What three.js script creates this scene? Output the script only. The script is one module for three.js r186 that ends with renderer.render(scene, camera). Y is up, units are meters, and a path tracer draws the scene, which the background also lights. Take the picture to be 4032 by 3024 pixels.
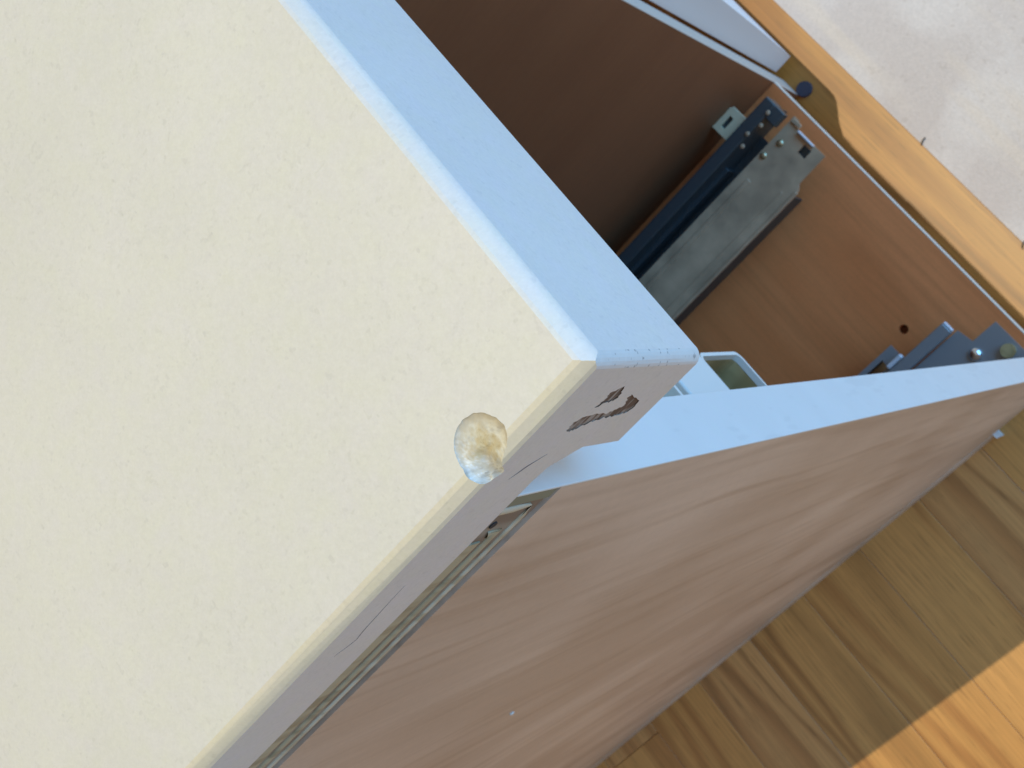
import * as THREE from 'three';
import { RoundedBoxGeometry } from 'three/addons/geometries/RoundedBoxGeometry.js';
import { mergeGeometries, toCreasedNormals } from 'three/addons/utils/BufferGeometryUtils.js';
import { RectAreaLightUniformsLib } from 'three/addons/lights/RectAreaLightUniformsLib.js';
import { Brush, Evaluator, SUBTRACTION } from 'three-bvh-csg';

// ------------------------------------------------------------------ camera, light, exposure
const FLOOR = 0.0544;                      // the desk is measured from its bottom board, which is 54.4 mm above the floor
const scene = new THREE.Scene();
const camera = new THREE.PerspectiveCamera(35.447, 4 / 3, 0.01, 60);
camera.position.set(-0.04552, 0.81689 + FLOOR, 0.05333);
camera.up.set(0.74234, -0.03562, 0.66907);
camera.lookAt(camera.position.x + 0.32345, camera.position.y - 0.85547, camera.position.z - 0.40441);
camera.focus = 0.162;
camera.userData.fStop = 95;
scene.add(camera);

const renderer = new THREE.WebGLRenderer({ antialias: true });
renderer.setSize(1024, 768);
renderer.toneMapping = THREE.LinearToneMapping;
renderer.toneMappingExposure = 1.0;
renderer.shadowMap.enabled = true;
RectAreaLightUniformsLib.init();

scene.background = new THREE.Color().setRGB(0.315, 0.328, 0.332);          // the light of the room around
const sun = new THREE.DirectionalLight(new THREE.Color().setRGB(1, 0.925, 0.62), 1.95);
sun.position.set(0.158 * 3, 3, 0.041 * 3);
sun.target.position.set(0, 0, 0);
sun.castShadow = true;
sun.shadow.mapSize.set(2048, 2048);
sun.shadow.camera.left = sun.shadow.camera.bottom = -1.6; sun.shadow.camera.right = sun.shadow.camera.top = 1.6;
sun.shadow.camera.far = 6; sun.shadow.radius = 0.4;
scene.add(sun, sun.target);
const skylight = new THREE.RectAreaLight(new THREE.Color().setRGB(0.09, 0.44, 1), 5.6, 2.4, 1.5);   // a window in front of the desk
skylight.position.set(-0.3, 1.4, 2.1); skylight.lookAt(0, 0.6, 0);
scene.add(skylight);

// ------------------------------------------------------------------ helpers
let seed = 7;
const rnd = () => { seed = (seed * 1664525 + 1013904223) >>> 0; return seed / 4294967296; };
const hash = (x, y, s) => { let h = Math.imul(x | 0, 374761393) ^ Math.imul(y | 0, 668265263) ^ Math.imul(s | 0, 1274126177); h = Math.imul(h ^ (h >>> 13), 1274126177); return ((h ^ (h >>> 16)) >>> 0) / 4294967296; };
const sm = (t) => t * t * (3 - 2 * t);
function noise(x, y, s = 0) {
  const i = Math.floor(x), j = Math.floor(y), u = sm(x - i), v = sm(y - j);
  const a = hash(i, j, s), b = hash(i + 1, j, s), c = hash(i, j + 1, s), d = hash(i + 1, j + 1, s);
  return a + (b - a) * u + (c - a) * v + (a - b - c + d) * u * v;
}
function fbm(x, y, s = 0, o = 4) { let r = 0, a = 0.5, n = 0; for (let k = 0; k < o; k++) { r += a * noise(x, y, s + k * 17); n += a; a *= 0.5; x *= 2.03; y *= 2.03; } return r / n; }
const clamp = (x) => Math.min(1, Math.max(0, x));
const step = (a, b, x) => sm(clamp((x - a) / (b - a)));
const toS = (c) => Math.round(255 * clamp(c <= 0.0031308 ? c * 12.92 : 1.055 * Math.pow(c, 1 / 2.4) - 0.055));
// a texture of w x h pixels covering mu x mv metres; f(u, v in metres) gives linear rgb, or a grey value for data maps
function tex(w, h, mu, mv, f, data = false) {
  const a = new Uint8Array(w * h * 4);
  for (let j = 0; j < h; j++) for (let i = 0; i < w; i++) {
    const c = f((i + 0.5) / w * mu, (j + 0.5) / h * mv), k = (j * w + i) * 4;
    if (data) { a[k] = a[k + 1] = a[k + 2] = Math.round(255 * clamp(c)); } else { a[k] = toS(c[0]); a[k + 1] = toS(c[1]); a[k + 2] = toS(c[2]); }
    a[k + 3] = 255;
  }
  const t = new THREE.DataTexture(a, w, h);
  t.wrapS = t.wrapT = THREE.MirroredRepeatWrapping; t.magFilter = THREE.LinearFilter; t.minFilter = THREE.LinearMipmapLinearFilter; t.generateMipmaps = true;
  if (!data) t.colorSpace = THREE.SRGBColorSpace;
  t.repeat.set(1 / mu, 1 / mv); t.needsUpdate = true;
  return t;
}
const mix3 = (a, b, t) => [a[0] + (b[0] - a[0]) * t, a[1] + (b[1] - a[1]) * t, a[2] + (b[2] - a[2]) * t];
const mul3 = (a, k) => [a[0] * k, a[1] * k, a[2] * k];

// uv in metres by the face's main direction; the grain axis becomes u
function boxUV(g, grain = 'x', ou = 0, ov = 0) {
  if (g.index) g = g.toNonIndexed();
  const p = g.attributes.position, uv = new Float32Array(p.count * 2), A = new THREE.Vector3(), B = new THREE.Vector3(), C = new THREE.Vector3();
  for (let i = 0; i < p.count; i += 3) {
    A.fromBufferAttribute(p, i); B.fromBufferAttribute(p, i + 1); C.fromBufferAttribute(p, i + 2);
    const n = B.clone().sub(A).cross(C.clone().sub(A)), x = Math.abs(n.x), y = Math.abs(n.y), z = Math.abs(n.z);
    const m = x >= y && x >= z ? 'x' : y >= z ? 'y' : 'z', axes = ['x', 'y', 'z'].filter((k) => k !== m);
    let u = axes.includes(grain) ? grain : axes[0], v = axes.find((k) => k !== u);
    [A, B, C].forEach((q, k) => { uv[(i + k) * 2] = q[u] + ou; uv[(i + k) * 2 + 1] = q[v] + ov; });
  }
  g.setAttribute('uv', new THREE.BufferAttribute(uv, 2));
  return g;
}
// desk millimetres -> metres above the floor
const mm = (g, grain = 'x', ou = 0, ov = 0) => { g.scale(0.001, 0.001, 0.001); g.translate(0, FLOOR, 0); return boxUV(g, grain, ou, ov); };
function rbox(x0, x1, y0, y1, z0, z1, r = 0.5, seg = 2) {
  const g = new RoundedBoxGeometry(x1 - x0, y1 - y0, z1 - z0, seg, Math.min(r, (x1 - x0) / 2.01, (y1 - y0) / 2.01, (z1 - z0) / 2.01));
  g.translate((x0 + x1) / 2, (y0 + y1) / 2, (z0 + z1) / 2); return g;
}
function box(x0, x1, y0, y1, z0, z1) { const g = new THREE.BoxGeometry(x1 - x0, y1 - y0, z1 - z0); g.translate((x0 + x1) / 2, (y0 + y1) / 2, (z0 + z1) / 2); return g; }
const flat = (g) => (g.index ? g.toNonIndexed() : g);
const join = (...l) => { const a = l.map((g) => { g = flat(g); for (const k of Object.keys(g.attributes)) if (!['position', 'normal', 'uv'].includes(k)) g.deleteAttribute(k); return g; }); return mergeGeometries(a); };
// profile given as [z, y] points, extruded along x from x0 by d
function alongX(pts, x0, d, holes = []) {
  const s = new THREE.Shape(pts.map(([z, y]) => new THREE.Vector2(-z, y)));
  const g = new THREE.ExtrudeGeometry(s, { depth: d, bevelEnabled: false, curveSegments: 8 });
  g.rotateY(Math.PI / 2); g.translate(x0, 0, 0); return g;
}
// profile given as [x, y] points, extruded along -z from z1
function alongZ(pts, z1, d, holes = [], bevel = 0) {
  const s = new THREE.Shape(pts.map(([x, y]) => new THREE.Vector2(x, y)));
  for (const h of holes) s.holes.push(new THREE.Path(h.map(([x, y]) => new THREE.Vector2(x, y))));
  const g = new THREE.ExtrudeGeometry(s, { depth: d - 2 * bevel, bevelEnabled: bevel > 0, bevelSize: bevel, bevelOffset: -bevel, bevelThickness: bevel, bevelSegments: 2 });
  g.translate(0, 0, z1 - d + bevel); return g;
}
// outline given as [x, z] points, extruded upward from y0
function alongY(pts, y0, d, holes = [], bevel = 0) {
  const s = new THREE.Shape(pts.map(([x, z]) => new THREE.Vector2(x, -z)));
  for (const h of holes) s.holes.push(new THREE.Path(h.map(([x, z]) => new THREE.Vector2(x, -z))));
  const g = new THREE.ExtrudeGeometry(s, { depth: d - 2 * bevel, bevelEnabled: bevel > 0, bevelSize: bevel, bevelOffset: -bevel, bevelThickness: bevel, bevelSegments: 2 });
  g.rotateX(-Math.PI / 2); g.translate(0, y0 + bevel, 0); return g;
}
const circle = (cx, cy, r, n = 20) => Array.from({ length: n }, (_, k) => [cx + r * Math.cos(k / n * 2 * Math.PI), cy + r * Math.sin(k / n * 2 * Math.PI)]);
function rrect(x0, x1, y0, y1, r, n = 5) {
  const o = [];
  for (const [cx, cy, a] of [[x1 - r, y1 - r, 0], [x0 + r, y1 - r, 1], [x0 + r, y0 + r, 2], [x1 - r, y0 + r, 3]])
    for (let k = 0; k <= n; k++) { const t = (a + k / n) * Math.PI / 2; o.push([cx + r * Math.cos(t), cy + r * Math.sin(t)]); }
  return o;
}
function part(name, g, m, parent, label) {
  const o = new THREE.Mesh(g, m); o.name = name; o.castShadow = o.receiveShadow = true; parent.add(o);
  if (label) o.userData.label = label;
  return o;
}
const std = (o) => new THREE.MeshStandardMaterial(o);

// ------------------------------------------------------------------ materials
const CREAM = [0.755, 0.69, 0.605];
const creamTex = tex(2048, 1024, 0.2, 0.1, (u, v) => {
  const a = fbm(u * 1500, v * 1500, 3, 3) - 0.5, b = fbm(u * 70, v * 70, 9, 3) - 0.5, big = fbm(u * 16 + 3, v * 16 + 1, 61, 3) - 0.5, wipe = fbm(u * 9 + v * 34, v * 7 - u * 5, 63, 3) - 0.5, c = fbm(u * 3600, v * 3600, 21, 2) - 0.5, d = fbm(u * 340, v * 340, 33, 3) - 0.5;
  const speck = step(0.66, 0.8, fbm(u * 1250, v * 1250, 41, 2)) * 0.045 * step(0.45, 0.6, fbm(u * 200, v * 200, 47, 2));
  const k = 0.975 + big * 0.09 + wipe * 0.06 + a * 0.07 + b * 0.03 - speck + c * 0.06;
  const dust = step(0.80, 0.86, noise(u * 900, v * 900, 91)) * step(0.6, 0.8, noise(u * 1500 + 3, v * 1500, 92)) * 0.06;
  if (dust > 0) return mul3(CREAM, k - dust);
  return [CREAM[0] * k, CREAM[1] * k * (1 + d * 0.015), CREAM[2] * k * (1 - d * 0.07)];
});
const creamBump = tex(1024, 1024, 0.1, 0.1, (u, v) => fbm(u * 1400, v * 1400, 5, 3), true);
const cream = std({ map: creamTex, bumpMap: creamBump, bumpScale: 0.000012, roughness: 0.46 });
const plain = std({ color: new THREE.Color().setRGB(0.74, 0.71, 0.64), roughness: 0.5 });
const band = std({ map: tex(512, 512, 0.2, 0.2, (u, v) => mul3([0.75, 0.73, 0.67], 0.97 + 0.06 * fbm(u * 90, v * 90, 77, 4) - 0.05 * step(0.72, 0.8, fbm(u * 300, v * 60, 78, 3)))), roughness: 0.5 });

// printed maple look of the boards: broad soft streaks with narrow darker figure lines along u
function maple(light, mid, dark, s, strength) {
  return (u, v) => {
    const w = v + (fbm(u * 2.2, v * 4, s, 2) - 0.5) * 0.04 + (fbm(u * 11, v * 16, s + 2, 2) - 0.5) * 0.004 + u * 0.03;
    const broad = 0.6 * fbm(u * 4.5, w * 30, s + 5, 3) + 0.4 * fbm(u * 12, w * 22, s + 6, 3), fine = fbm(u * 11, w * 320, s + 9, 3), fib = 0.55 * fbm(u * 60, v * 1100, s + 12, 2) + 0.45 * fbm(u * 700, v * 900, s + 13, 2);
    const line = Math.pow(1 - Math.abs(2 * noise(u * 1.7, w * 95, s + 14) - 1), 6) * step(0.45, 0.68, fbm(u * 6, w * 34, s + 15, 2));
    let c = mix3(light, mid, step(0.32, 0.70, broad));
    c = mix3(c, dark, strength * (line * 0.3 + step(0.45, 0.9, fine) * 0.3));
    return mul3(c, 0.91 + 0.18 * fib);
  };
}
const panelWood = std({ map: tex(2048, 1024, 0.74, 0.62, maple([0.69, 0.54, 0.415], [0.53, 0.395, 0.29], [0.29, 0.18, 0.105], 100, 1.0)), roughness: 0.42 });
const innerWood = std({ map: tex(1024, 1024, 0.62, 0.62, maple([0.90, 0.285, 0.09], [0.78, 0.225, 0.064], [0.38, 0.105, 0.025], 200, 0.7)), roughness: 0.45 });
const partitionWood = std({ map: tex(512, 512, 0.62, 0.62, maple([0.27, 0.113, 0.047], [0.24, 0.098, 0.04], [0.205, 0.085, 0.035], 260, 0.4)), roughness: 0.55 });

// oak strip floor
const oak = (s, tone) => tex(2048, 512, 1.3, 0.1625, (u, v) => {
  const warp = (fbm(u * 5, v * 14, s, 3) - 0.5) * 0.03, w = v + warp;
  const ring = 0.5 + 0.5 * Math.sin((w * 150 + 9 * fbm(u * 3.0, w * 14, s + 3, 3)) * 2.1);
  const fine = fbm(u * 14, v * 900, s + 8, 3), broad = fbm(u * 2, w * 40, s + 6, 3), pore = step(0.66, 0.82, fbm(u * 60, v * 1800, s + 11, 2));
  let c = mix3([0.61, 0.285, 0.078], [0.465, 0.195, 0.05], step(0.25, 0.8, 0.5 * broad + 0.5 * ring * step(0.35, 0.65, broad)));
  c = mix3(c, [0.27, 0.115, 0.028], 0.5 * Math.pow(ring, 6) * step(0.4, 0.7, fbm(u * 3.1, w * 30, s + 15, 2)));
  c = mix3(c, [0.22, 0.095, 0.025], 0.4 * pore);
  return mul3([c[0] * tone[0], c[1] * tone[1], c[2] * tone[2]], 0.82 + 0.36 * fine);
});
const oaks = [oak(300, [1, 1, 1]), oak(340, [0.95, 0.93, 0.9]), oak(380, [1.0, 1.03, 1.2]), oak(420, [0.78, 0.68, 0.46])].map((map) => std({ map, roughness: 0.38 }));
const pavingTex = tex(1024, 1024, 0.36, 0.36, (u, v) => {
  const a = fbm(u * 24, v * 24, 500, 4), b = fbm(u * 700, v * 700, 510, 2), spot = step(0.79, 0.86, fbm(u * 260, v * 260, 520, 2)), streak = fbm(u * 7, v * 60, 530, 3);
  let c = mix3([0.60, 0.50, 0.445], [0.67, 0.575, 0.52], step(0.3, 0.7, a));
  c = mix3(c, [0.70, 0.57, 0.46], 0.5 * step(0.52, 0.75, streak));
  c = mix3(c, [0.36, 0.27, 0.2], 0.2 * spot);
  return mul3(c, 0.93 + 0.14 * b);
});
const paving = std({ map: pavingTex, roughness: 0.85, bumpMap: creamBump, bumpScale: 0.0002 });

const metalMap = tex(512, 512, 0.2, 0.2, (u, v) => mul3([0.50, 0.33, 0.195], 0.6 + 0.8 * fbm(u * 70, v * 70, 600, 4)));
const steel = std({ map: metalMap, metalness: 0.0, roughness: 0.55 });
const zinc = std({ color: new THREE.Color().setRGB(0.33, 0.34, 0.34), metalness: 0.45, roughness: 0.4 });
const darkSteel = std({ color: new THREE.Color().setRGB(0.10, 0.125, 0.135), metalness: 0.65, roughness: 0.4 });
const brass = std({ color: new THREE.Color().setRGB(0.6, 0.5, 0.3), metalness: 0.8, roughness: 0.3 });
const chrome = std({ color: new THREE.Color().setRGB(0.85, 0.87, 0.88), metalness: 1, roughness: 0.16 });
const brightTab = std({ color: new THREE.Color().setRGB(0.82, 0.84, 0.86), metalness: 0.3, roughness: 0.35 });  // reflected brightness of the bent steel tabs put into a pale colour
const plastic = std({ color: new THREE.Color().setRGB(0.76, 0.74, 0.66), roughness: 0.45 });
const brownPlastic = std({ map: tex(256, 256, 0.05, 0.05, (u, v) => mix3([0.50, 0.36, 0.16], [0.36, 0.25, 0.10], step(0.35, 0.7, fbm(u * 120, v * 200, 650, 3)))), roughness: 0.6 });  // brown plastic; inside the cream channels their shade is put into this colour
const bead = std({ map: tex(256, 256, 0.06, 0.06, (u, v) => mix3([0.62, 0.57, 0.43], [0.48, 0.41, 0.27], step(0.4, 0.75, fbm(u * 60, v * 400, 660, 3)))), roughness: 0.5 });
const ribbon = std({ map: tex(256, 256, 0.06, 0.06, (u, v) => mix3([0.47, 0.40, 0.25], [0.33, 0.27, 0.16], step(0.35, 0.75, fbm(u * 40, v * 500, 665, 3)))), roughness: 0.55 });
const groove = std({ map: tex(256, 256, 0.06, 0.06, (u, v) => mix3([0.24, 0.165, 0.11], [0.36, 0.29, 0.21], step(0.35, 0.75, fbm(u * 50, v * 300, 670, 3)))), roughness: 0.7 });
const dark = std({ color: new THREE.Color().setRGB(0.035, 0.03, 0.028), roughness: 0.8 });
const greyLam = std({ color: new THREE.Color().setRGB(0.5, 0.5, 0.48), roughness: 0.5 });

// ------------------------------------------------------------------ setting: plank floor and the pale slab in front of it
const floor = new THREE.Group(); floor.name = 'floor'; scene.add(floor);
floor.userData = { kind: 'structure', label: 'oak strip floor under and around the desk' };
{
  const W = 56.6;
  const L = 700, shape = flat(new RoundedBoxGeometry((L - 0.3) / 1000, 0.018, (W - 0.16) / 1000, 1, 0.0005));
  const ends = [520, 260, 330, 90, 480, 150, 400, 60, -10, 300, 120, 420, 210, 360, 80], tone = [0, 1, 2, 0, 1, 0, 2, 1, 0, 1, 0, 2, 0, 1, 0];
  for (let row = 0; row < 15; row++) for (let k = -2; k < 2; k++) {
    const x = ends[row] + k * L, z = 4.5 - row * W;
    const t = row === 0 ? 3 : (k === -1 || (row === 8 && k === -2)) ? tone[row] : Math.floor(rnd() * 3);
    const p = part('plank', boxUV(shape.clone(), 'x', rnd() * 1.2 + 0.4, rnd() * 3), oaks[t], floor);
    p.position.set((x + L / 2) / 1000, -0.009 - rnd() * 0.00012, (z - W / 2) / 1000);
  }
  const sub = part('subfloor', boxUV(box(-1.2, 1.6, -0.06, -0.0185, -0.86, 0.004)), dark, floor);
}
const slab = part('ground', boxUV(box(-1.0, 1.3, -0.06, -0.0008, 0.0044, 0.75)), paving, scene);
slab.userData = { kind: 'structure', label: 'pale pinkish speckled slab beyond the edge of the oak floor' };

// ------------------------------------------------------------------ the desk
const desk = new THREE.Group(); desk.name = 'desk'; scene.add(desk);
desk.userData = { label: 'cream laminate desk with maple side and chipped top corner, its drawers taken out', category: 'desk' };

// top with a deeper front lip, rounded edges, a chip and scuffs cut out of it
const csg = new Evaluator(); csg.useGroups = true; csg.attributes = ['position', 'normal', 'uv'];
{
  const r = 1.9, prof = [[0, 643.7], [-20, 643.7], [-20, 656], [-21.2, 657.8], [-24, 661.6], [-27, 662.2], [-640, 662.2], [-640, 680], [0, 680]];
  const g = alongX([...prof.slice(0, -1), [-r - 0.55, 680], [-r + 0.12, 679.72], [-1.2, 679.2], [-0.45, 678.45], [-0.18, 678.02], [0, 677.3]], 0, 900);
  let body = new Brush(g, cream); body.updateMatrixWorld();
  // the left edges planed off: a 45 degree chamfer along the top, softened towards the side, and a small round on the upright corner
  const sunTintEdgeMat = cream.clone(), cornerMat = cream.clone();
  sunTintEdgeMat.color.setRGB(1.08, 1.0, 0.83);  // warm sunlight on the bevel put into its colour as a yellow tint
  cornerMat.map = tex(512, 512, 0.05, 0.05, (u, v) => mul3(CREAM, 0.97 + 0.08 * (fbm(u * 1500, v * 1500, 3, 3) - 0.5) - 0.5 * step(0.75, 0.84, fbm(u * 1700, v * 1700, 55, 2))));
  const plane = (dir, at) => { const n = new THREE.Vector3(...dir).normalize(), q = new THREE.BoxGeometry(60, 60, 1500); q.translate(0, 30, 0);
    const up = new THREE.Vector3(0, 1, 0), m = new THREE.Matrix4(), za = Math.abs(n.z) > 0.01 ? new THREE.Vector3(0, 1, 0) : new THREE.Vector3(0, 0, 1), xa = new THREE.Vector3().crossVectors(n, za).normalize();
    m.makeBasis(xa, n, za); m.setPosition(...at); q.applyMatrix4(m); const b = new Brush(q, cream); b.updateMatrixWorld(); body = csg.evaluate(body, b, SUBTRACTION); };
  for (const [a, px, py] of [[45, 0, 680 - r], [24, r + 0.45, 680], [34, r + 0.12, 680], [57, 0, 680 - r - 0.12], [68, 0, 680 - r - 0.5]]) { const t = a * Math.PI / 180; plane([-Math.sin(t), Math.cos(t), 0], [px, py, -300]); }
  for (const a of [14, 30, 45, 60, 76]) { const t = a * Math.PI / 180, R = 2.0; plane([-Math.sin(t), 0, Math.cos(t)], [R - R * Math.sin(t), 660, -R + R * Math.cos(t)]); }
  plane([0, -1, 1], [300, 643.7, -0.5]);
  // one shell-shaped bite: steep on the far side, running out over the edge and a little way down the side
  const chipBrush = () => {
    const q = new THREE.SphereGeometry(1, 110, 80), p = q.attributes.position;
    for (let i = 0; i < p.count; i++) {
      const x = p.getX(i), y = p.getY(i), z = p.getZ(i), t = Math.atan2(z, x);
      const rim = 1 + 0.10 * (fbm(4 + 1.6 * Math.cos(t), 4 + 1.6 * Math.sin(t), 11, 3) - 0.5) + 0.03 * (noise(40 + 9 * Math.cos(t), 40 + 9 * Math.sin(t), 12) - 0.5);
      const rough = 0.42 * (fbm(x * 2.2 + 8, z * 2.2 + 8, 15, 2) - 0.5) + 0.26 * (fbm(x * 6 + 8, z * 6 + 8, 18, 3) - 0.5);
      const d = Math.sign(y) * Math.pow(Math.abs(y), 0.7), fall = Math.max(0, 0.3 - x) * (1 - 0.6 * step(-0.35, 0.35, z));
      p.setXYZ(i, 3.0 + x * 4.9 * rim, 680.25 + (y < 0 ? 1.05 * d * (1 + 1.3 * rough) - 5.6 * Math.pow(fall, 1.8) * Math.abs(d) * (1 + 0.8 * rough) : d), -20.7 + z * 4.6 * rim + Math.min(0, x) * 1.7);
    }
    q.computeVertexNormals(); const b = new Brush(q, chipMat); b.updateMatrixWorld(); return b;
  };
  const chipMat = std({ vertexColors: true, roughness: 0.62 }), scuffMat = std({ roughness: 0.85 });
  body = csg.evaluate(body, chipBrush(), SUBTRACTION);
  const marks = [
    [[-15.0, 667.9], [-13.3, 668.1], [-11.8, 665.7], [-12.0, 659.7], [-11.3, 657.6], [-10.5, 656.1], [-8.5, 657.6], [-7.9, 657.1], [-9.5, 652.3], [-11.2, 651.2], [-12.3, 652.3], [-12.8, 654.5], [-13.0, 659.2], [-13.7, 662.5], [-14.6, 664.8], [-15.4, 666.5]],
    [[-10.2, 665.9], [-8.3, 665.1], [-7.1, 665.6], [-5.8, 662.9], [-7.4, 661.7], [-8.6, 661.2], [-9.1, 662.2], [-9.4, 663.9]],
  ];
  for (const m of marks) {   // ragged gouges through the laminate
    const pts = [], n = m.length;
    for (let i = 0; i < n; i++) for (let k = 0; k < 5; k++) {
      const a = m[i], b = m[(i + 1) % n], t = k / 5, j = 0.5;
      pts.push([a[0] + (b[0] - a[0]) * t + (rnd() - 0.5) * j, a[1] + (b[1] - a[1]) * t + (rnd() - 0.5) * j]);
    }
    const q = alongX(pts, -1, 1.16), br = new Brush(q, scuffMat); br.updateMatrixWorld();
    body = csg.evaluate(body, br, SUBTRACTION);
  }
  // split the result by material
  const full = body.geometry, idx = full.index, mats = Array.isArray(body.material) ? body.material : [body.material];
  const kind = (g, want) => {        // flat face, planed edge or rounded corner, by the way a face looks
    const p = g.attributes.position, A = new THREE.Vector3(), B = new THREE.Vector3(), C = new THREE.Vector3(), use = [];
    for (let i = 0; i < p.count; i += 3) {
      A.fromBufferAttribute(p, i); B.fromBufferAttribute(p, i + 1); C.fromBufferAttribute(p, i + 2);
      const n = B.clone().sub(A).cross(C.clone().sub(A)).normalize();
      const k = n.x > -0.1 && n.x < 0.1 && n.y > 0.12 && n.z > 0.12 ? 'nose' : n.x < -0.15 && n.y > 0.15 && Math.abs(n.z) < 0.1 ? 'edge' : n.x < -0.15 && n.z > 0.15 && Math.abs(n.y) < 0.1 ? 'corner' : 'flat';
      if (k === want) use.push(i, i + 1, i + 2);
    }
    const o = new THREE.BufferGeometry();
    for (const key of ['position', 'normal', 'uv']) { const at = g.attributes[key], a = new Float32Array(use.length * at.itemSize); use.forEach((v, i) => { for (let c = 0; c < at.itemSize; c++) a[i * at.itemSize + c] = at.array[v * at.itemSize + c]; }); o.setAttribute(key, new THREE.BufferAttribute(a, at.itemSize)); }
    return o;
  };
  const pick = (mat) => {
    const use = [];
    for (const gr of full.groups) if (mats[gr.materialIndex] === mat) for (let i = gr.start; i < gr.start + gr.count; i++) use.push(idx ? idx.getX(i) : i);
    const o = new THREE.BufferGeometry();
    for (const k of ['position', 'normal', 'uv']) { const at = full.attributes[k], a = new Float32Array(use.length * at.itemSize); use.forEach((v, i) => { for (let c = 0; c < at.itemSize; c++) a[i * at.itemSize + c] = at.array[v * at.itemSize + c]; }); o.setAttribute(k, new THREE.BufferAttribute(a, at.itemSize)); }
    return o;
  };
  const shell = pick(cream);
  const smooth = (g) => toCreasedNormals(g, 0.42);
  const top = part('desktop', mm(kind(shell, 'flat'), 'z'), cream, desk);
  part('bevelled_edge', mm(smooth(kind(shell, 'edge')), 'z'), sunTintEdgeMat, top);
  part('rounded_front', mm(smooth(kind(shell, 'nose')), 'x'), cream, top);
  part('rounded_corner', mm(smooth(kind(shell, 'corner')), 'y'), cornerMat, top);
  const cg = pick(chipMat), cp = cg.attributes.position, col = new Float32Array(cp.count * 3);
  for (let i = 0; i < cp.count; i++) {
    const x = cp.getX(i), y = cp.getY(i), z = cp.getZ(i), n = fbm(x * 0.9 + 20, z * 0.9 + 20, 700, 4), f = fbm(x * 3.5 + 20, z * 3.5 + y * 2 + 20, 710, 3);
    const core = step(1, 0.25, Math.hypot((x - 3.5) / 3.4, (z + 20.8) / 3.1) + (n - 0.5) * 0.9);
    let c = mix3([0.76, 0.70, 0.58], [0.60, 0.48, 0.28], core);
    c = mix3(c, [0.84, 0.83, 0.8], step(0.45, 0.7, f) * step(-21, -24, z));
    c = mix3(c, [0.36, 0.27, 0.14], 0.6 * core * step(0.5, 0.75, f));
    c = mix3(c, [0.5, 0.46, 0.4], 0.6 * step(0.55, 0.78, n) * (1 - core));
    if (y < 678 && x < 1.2) c = mix3([0.66, 0.62, 0.54], [0.44, 0.39, 0.31], step(0.4, 0.7, f));
    c = mul3(c, 0.85 + 0.3 * f);
    if (y > 679.15 && x > 0.4) c = mix3(c, [0.42, 0.33, 0.22], 0.55 * step(679.15, 679.6, y));
    col.set(c, i * 3);
  }
  cg.setAttribute('color', new THREE.BufferAttribute(col, 3));
  part('chip', mm(cg), chipMat, top, 'rounded chip broken out of the edge, pale core showing');
  const sTex = tex(256, 256, 0.03, 0.03, (u, v) => mix3([0.15, 0.085, 0.05], [0.42, 0.33, 0.26], step(0.42, 0.68, fbm(u * 1500, v * 400, 720, 3))));
  scuffMat.map = sTex;
  part('scuff', mm(pick(scuffMat), 'y'), scuffMat, top, 'brown scuffs torn through the laminate on the lip');
  // hairline scratches
  const line = (pts, w) => { const a = [], b = []; pts.forEach(([z, y], i) => { const k = w * Math.sin(Math.PI * (i + 0.15) / (pts.length - 0.7)) * (0.6 + 0.8 * rnd()); a.push([z + 0.3 * k, y + k]); b.unshift([z - 0.3 * k, y - k]); }); return alongX(a.concat(b), -0.03, 0.06); };
  const sc = (pts, n) => { const o = []; for (let i = 0; i < n; i++) { const t = i / (n - 1) * (pts.length - 1), k = Math.min(pts.length - 2, Math.floor(t)), f = t - k; o.push([pts[k][0] + (pts[k + 1][0] - pts[k][0]) * f, pts[k][1] + (pts[k + 1][1] - pts[k][1]) * f + (rnd() - 0.5) * 0.15]); } return o; };
  const scratch = std({ color: new THREE.Color().setRGB(0.2, 0.17, 0.16), roughness: 0.8 });
  part('scratch', mm(line(sc([[-25.2, 671.3], [-22.5, 669.3], [-20.2, 666.6]], 9), 0.16)), scratch, top);
  part('scratch', mm(line(sc([[-68.7, 671.9], [-65.3, 669.7], [-60.5, 670.6], [-50.4, 671.3]], 12), 0.13)), scratch, top);
}

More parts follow.
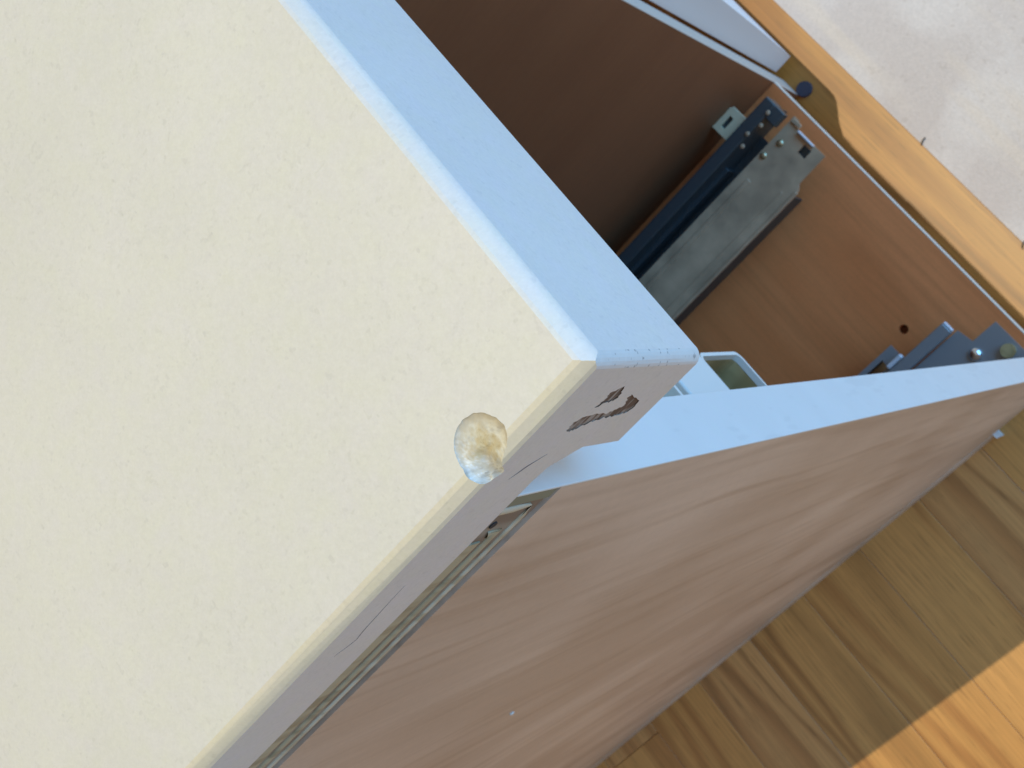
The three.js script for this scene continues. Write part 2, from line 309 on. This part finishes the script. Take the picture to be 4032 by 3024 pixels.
// left side board with cream front edging; the moulding lies in its rebate under the top
const side = part('side_panel', mm(join(box(0, 15.2, -25, 648, -600, -31), box(3.6, 15.2, 648, 662.1, -600, -31)), 'y', 0.05, 0.62), panelWood, desk, 'maple pattern side board');
part('edge_band', mm(rbox(-0.06, 15.25, -25, 662.1, -31, -30.4, 0.2)), band, side, 'cream front edging');
part('speck', mm((() => { const g = new THREE.IcosahedronGeometry(0.9, 1); g.scale(0.5, 1.3, 0.8); g.translate(-0.2, 497.5, -168.7); return g; })()), plain, side);
{
  const m = new THREE.Group(); m.name = 'moulding'; desk.add(m);
  part('groove', mm(join(box(0.38, 3.58, 649.4, 662.1, -600, -33.4), box(0.9, 3.58, 648, 649.4, -600, -31.4))), groove, m, 'brown recess of the moulding');
  part('bead', mm(alongZ([[0.5, 658.3], [0.12, 658.5], [0.02, 660], [0.05, 662.1], [0.5, 662.1]], -43, 557)), ribbon, m);
  const tube = (pts, r, sq) => { const c = new THREE.CatmullRomCurve3(pts.map((p) => new THREE.Vector3(...p)), false, 'catmullrom', 0.1); const g = new THREE.TubeGeometry(c, 120, r, 8); g.translate(-0.38, 0, 0); g.scale(sq, 1, 1); g.translate(0.38, 0, 0); return g; };
  part('bead', mm(tube([[0.38, 651.6, -600], [0.38, 651.6, -200], [0.38, 651.6, -37], [0.38, 652.9, -35.2], [0.38, 661.9, -35.0]], 0.95, 0.36)), bead, m);
  part('bead', mm(tube([[0.38, 655.6, -600], [0.38, 655.6, -200], [0.38, 655.7, -42], [0.38, 656.9, -40.6], [0.38, 658.2, -41.5]], 1.2, 0.34)), ribbon, m);
  part('end_cap', mm(box(0.06, 3.58, 649.0, 662, -33.4, -31.05)), std({ color: new THREE.Color().setRGB(0.26, 0.24, 0.15), roughness: 0.7 }), m);
  part('screw_hole', mm((() => { const g = new THREE.CylinderGeometry(0.8, 0.8, 0.3, 16); g.rotateZ(Math.PI / 2); g.translate(0.3, 659.6, -38.6); return g; })()), dark, m);
}
const rail = part('base_rail', mm(box(-0.4, 15, -54.3, -25.05, -600, -92.2), 'y', 0.05, 0.62), panelWood, desk, 'base rail under the side board');
part('edge_band', mm(rbox(-3.4, 15, -54.3, -25.05, -92.2, -91.7, 0.2)), band, rail);

// bottom board with a pale front edge and a bored hole
const bottom = part('bottom_board', mm(alongY([[15.25, -31], [273.9, -31], [273.9, -600], [15.25, -600]], -12, 12, [circle(86.7, -82.7, 3.2)]), 'x', 0.1, 0.63), innerWood, desk, 'reddish brown bottom board');
part('edge_band', mm(rbox(15.3, 273.9, -7, 0.08, -31, -29.9, 0.5)), std({ color: new THREE.Color().setRGB(0.95, 0.80, 0.62), roughness: 0.5 }), bottom);
part('bored_hole', mm(join(...[(() => { const g = new THREE.CylinderGeometry(3.4, 3.4, 0.6, 20); g.translate(86.7, -7, -82.7); return g; })()])), std({ color: new THREE.Color().setRGB(0.2, 0.09, 0.04), roughness: 0.9 }), bottom);
part('bottom_rail', mm(box(15.3, 273.9, -54.3, -12.1, -600, -60)), greyLam, desk);

// partition and back
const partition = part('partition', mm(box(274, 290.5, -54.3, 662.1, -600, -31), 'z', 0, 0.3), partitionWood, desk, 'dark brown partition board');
part('edge_band', mm(rbox(273.95, 290.5, -54.3, 662.1, -31, -30.4, 0.25)), std({ color: new THREE.Color().setRGB(0.62, 0.53, 0.43), roughness: 0.55 }), partition);
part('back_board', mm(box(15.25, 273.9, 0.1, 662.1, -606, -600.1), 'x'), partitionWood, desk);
part('side_panel', mm(box(880, 896, -54.3, 662.1, -600, -31), 'y'), panelWood, desk);
part('door', mm(toCreasedNormals(alongX([[-29, -42.9], [-15, -42.9], [-14.3, -42.3], [-10.6, 25], [-7.2, 104], [-3.6, 170], [-2.6, 205], [-3.2, 235], [-5.6, 270], [-8.6, 308], [-11, 372], [-12.5, 450], [-13, 640], [-29, 640]], 294.8, 580), 0.6)), std({ color: new THREE.Color().setRGB(0.86, 0.85, 0.82), roughness: 0.5 }), desk, 'white front of the closed compartment');

// lower drawer runner on the partition, seen whole
{
  const R = new THREE.Group(); R.name = 'drawer_runner'; desk.add(R); R.userData.label = 'long grey steel drawer runner beside the dark partition';
  const sq = (cx, cz, h) => [[cx - h, cz - h], [cx + h, cz - h], [cx + h, cz + h], [cx - h, cz + h]];
  part('plate', mm(alongY([[197, -66], [200.6, -62], [201, -38], [231, -38], [231, -33.8], [236, -33.8], [236, -590], [197, -590]], 26, 1.4, [sq(213.5, -45.2, 3.4)])), steel, R);
  part('rolled_lip', mm(rbox(196.2, 198.4, 25.6, 28.8, -590, -67, 0.9)), steel, R);
  part('stamped_rib', mm(join(rbox(226, 229.5, 26.6, 28.3, -590, -84, 0.7), rbox(204, 206, 26.6, 27.9, -590, -74, 0.5))), steel, R);
  part('plate', mm(alongY([[203, -70], [203, -41], [222, -41], [222, -70]], 22.2, 1)), darkSteel, R);
  part('rail', mm(join(rbox(247, 256.5, 24, 38, -590, -36, 1.4), box(236, 256, 12, 13, -590, -60), box(246.9, 248, 12, 30, -590, -37))), darkSteel, R);
  part('foot', mm(join(rbox(199, 201, 0.1, 26, -590, -72, 0.3), rbox(244, 250, 0.1, 26, -590, -90, 0.4))), darkSteel, R);
  part('tab', mm(rbox(211, 226, 26.4, 30.6, -39.4, -37.9, 0.5)), brightTab, R);
  part('tab', mm(rbox(227, 235, 27, 29.2, -37.5, -34.6, 0.5)), steel, R);
  for (const [x, z] of [[230, -52.5], [232.5, -66]]) part('rivet', mm((() => { const g = new THREE.SphereGeometry(2.6, 16, 8, 0, 6.3, 0, 1.57); g.scale(1, 0.7, 1); g.translate(x, 27.4, z); return g; })()), brass, R);
  part('end_plate', mm(rbox(238, 256.6, 30, 37.5, -47, -36.2, 1)), darkSteel, R);
  for (const [x, z] of [[247, -43], [244.5, -52], [247.5, -62], [244, -70]]) part('dimple', mm((() => { const g = new THREE.SphereGeometry(1.7, 14, 8, 0, 6.3, 0, 1.57); g.scale(1, 0.5, 1); g.translate(x, 38.9, z); return g; })()), steel, R);
  const br = part('bracket', mm(alongY([[256, -76.8], [256, -57], [272, -57.5], [273.8, -60], [273.8, -77.4]], 27, 2.2, [[[266, -72.5], [269.5, -72.5], [269.5, -63.5], [266, -63.5]]], 0.4)), std({ color: new THREE.Color().setRGB(0.78, 0.62, 0.38), roughness: 0.55 }), R, 'beige bracket');
  part('slot', mm(box(265.5, 270, 26.2, 26.9, -73, -63)), darkSteel, br);
}
// lower drawer runner on the side board: stepped end seen past the front edge
{
  const R = new THREE.Group(); R.name = 'drawer_runner_001'; desk.add(R); R.userData.label = 'stepped end of the steel drawer runner beside the side board';
  part('plate', mm(alongY([[15.4, -35.2], [34, -35.2], [48.6, -35.4], [48.8, -53.6], [60, -55.5], [61, -590], [15.4, -590]], 19, 1.4)), zinc, R);
  part('plate', mm(alongY([[69.5, -92.2], [81.5, -92.2], [81.8, -590], [69.5, -590]], 18.6, 1.4, [[[72, -103], [78, -103], [78, -180], [72, -180]]])), zinc, R);
  part('rail', mm(rbox(61, 69.2, 19.4, 26, -590, -58.4, 0.8)), zinc, R);
  part('tab', mm(rbox(61.4, 69, 20, 25.4, -58.3, -56.8, 0.6)), brightTab, R);
  part('tab', mm(rbox(69.8, 73, 19.4, 25, -103, -91, 0.8)), brightTab, R);
  part('foot', mm(join(box(59, 60.5, 0.1, 19, -590, -64), box(79.8, 81, 0.1, 18.6, -590, -100))), darkSteel, R);
  part('screw', mm((() => { const g = new THREE.SphereGeometry(4.4, 20, 10, 0, 6.3, 0, 1.57); g.scale(1, 0.75, 1); g.translate(41.5, 20.3, -58); return g; })()), chrome, R);
  part('rivet', mm((() => { const g = new THREE.SphereGeometry(2.4, 16, 8); g.translate(29.5, 21.5, -53); return g; })()), chrome, R);
  part('roller', mm((() => { const g = new THREE.CylinderGeometry(4.5, 4.5, 4, 24); g.translate(30, 22.4, -42); return g; })()), brownPlastic, R);
}
// upper runner of pale plastic, just behind the lip
{
  const R = new THREE.Group(); R.name = 'plastic_runner'; desk.add(R); R.userData.label = 'pale hollow plastic runner under the lip';
  part('hollow_channel', mm(alongZ(rrect(15.3, 34, 492, 521.6, 3), -40.5, 300, [rrect(15.9, 32.9, 493.1, 521.0, 2.2)])), brownPlastic, R);
  part('rim', mm(alongZ(rrect(15.3, 34.1, 491.9, 521.6, 3), -38.5, 1.9, [rrect(15.9, 32.9, 493.1, 521.0, 2.2)])), plastic, R);
  part('channel_wall', mm(box(15.9, 32.7, 493.3, 520.9, -120, -100)), brownPlastic, R);
  part('fascia', mm(rbox(15.3, 37.6, 521.7, 547.5, -60, -38.2, 0.8, 3)), plastic, R);
  part('hollow_channel', mm(alongZ(rrect(15.3, 30, 551.6, 585, 2), -38.5, 300, [rrect(16.2, 29, 553, 584, 1.4)])), plastic, R);
  part('channel_wall', mm(box(16.2, 28.9, 553.1, 583.9, -60, -46)), brownPlastic, R);
  part('channel_wall', mm(box(15.3, 27, 547.6, 551.5, -300, -44)), brownPlastic, R);
}

// ------------------------------------------------------------------ small things on the floor
const plug = part('floor_plug', boxUV((() => { const g = new THREE.CylinderGeometry(0.0055, 0.006, 0.003, 24); g.translate(0, 0.0012, 0); return g; })()), std({ color: new THREE.Color().setRGB(0.05, 0.045, 0.06), roughness: 0.8 }), scene);
plug.position.set(0.2735, 0, -0.0246);
plug.userData = { label: 'round dark plug on the floor in the shade below the white door', category: 'plug' };
function splinter(pts, label) {
  const c = new THREE.CatmullRomCurve3(pts.map((p) => new THREE.Vector3(...p)));
  const o = part('splinter', new THREE.TubeGeometry(c, 20, 0.0005, 6), std({ color: new THREE.Color().setRGB(0.09, 0.06, 0.03), roughness: 0.8 }), scene);
  o.userData = { label, category: 'splinter' };
  return o;
}
splinter([[0.1818, 0.0002, 0.0038], [0.1834, 0.0006, 0.0066], [0.1838, 0.0004, 0.0092]], 'thin dark splinter lying on the slab edge beside the oak floor, upper one');
splinter([[0.0816, 0.0006, 0.0015], [0.0836, 0.001, 0.0032], [0.0846, 0.0012, 0.0062]], 'tiny dark splinter at the floor edge, close to the right border').name = 'splinter_001';

renderer.render(scene, camera);
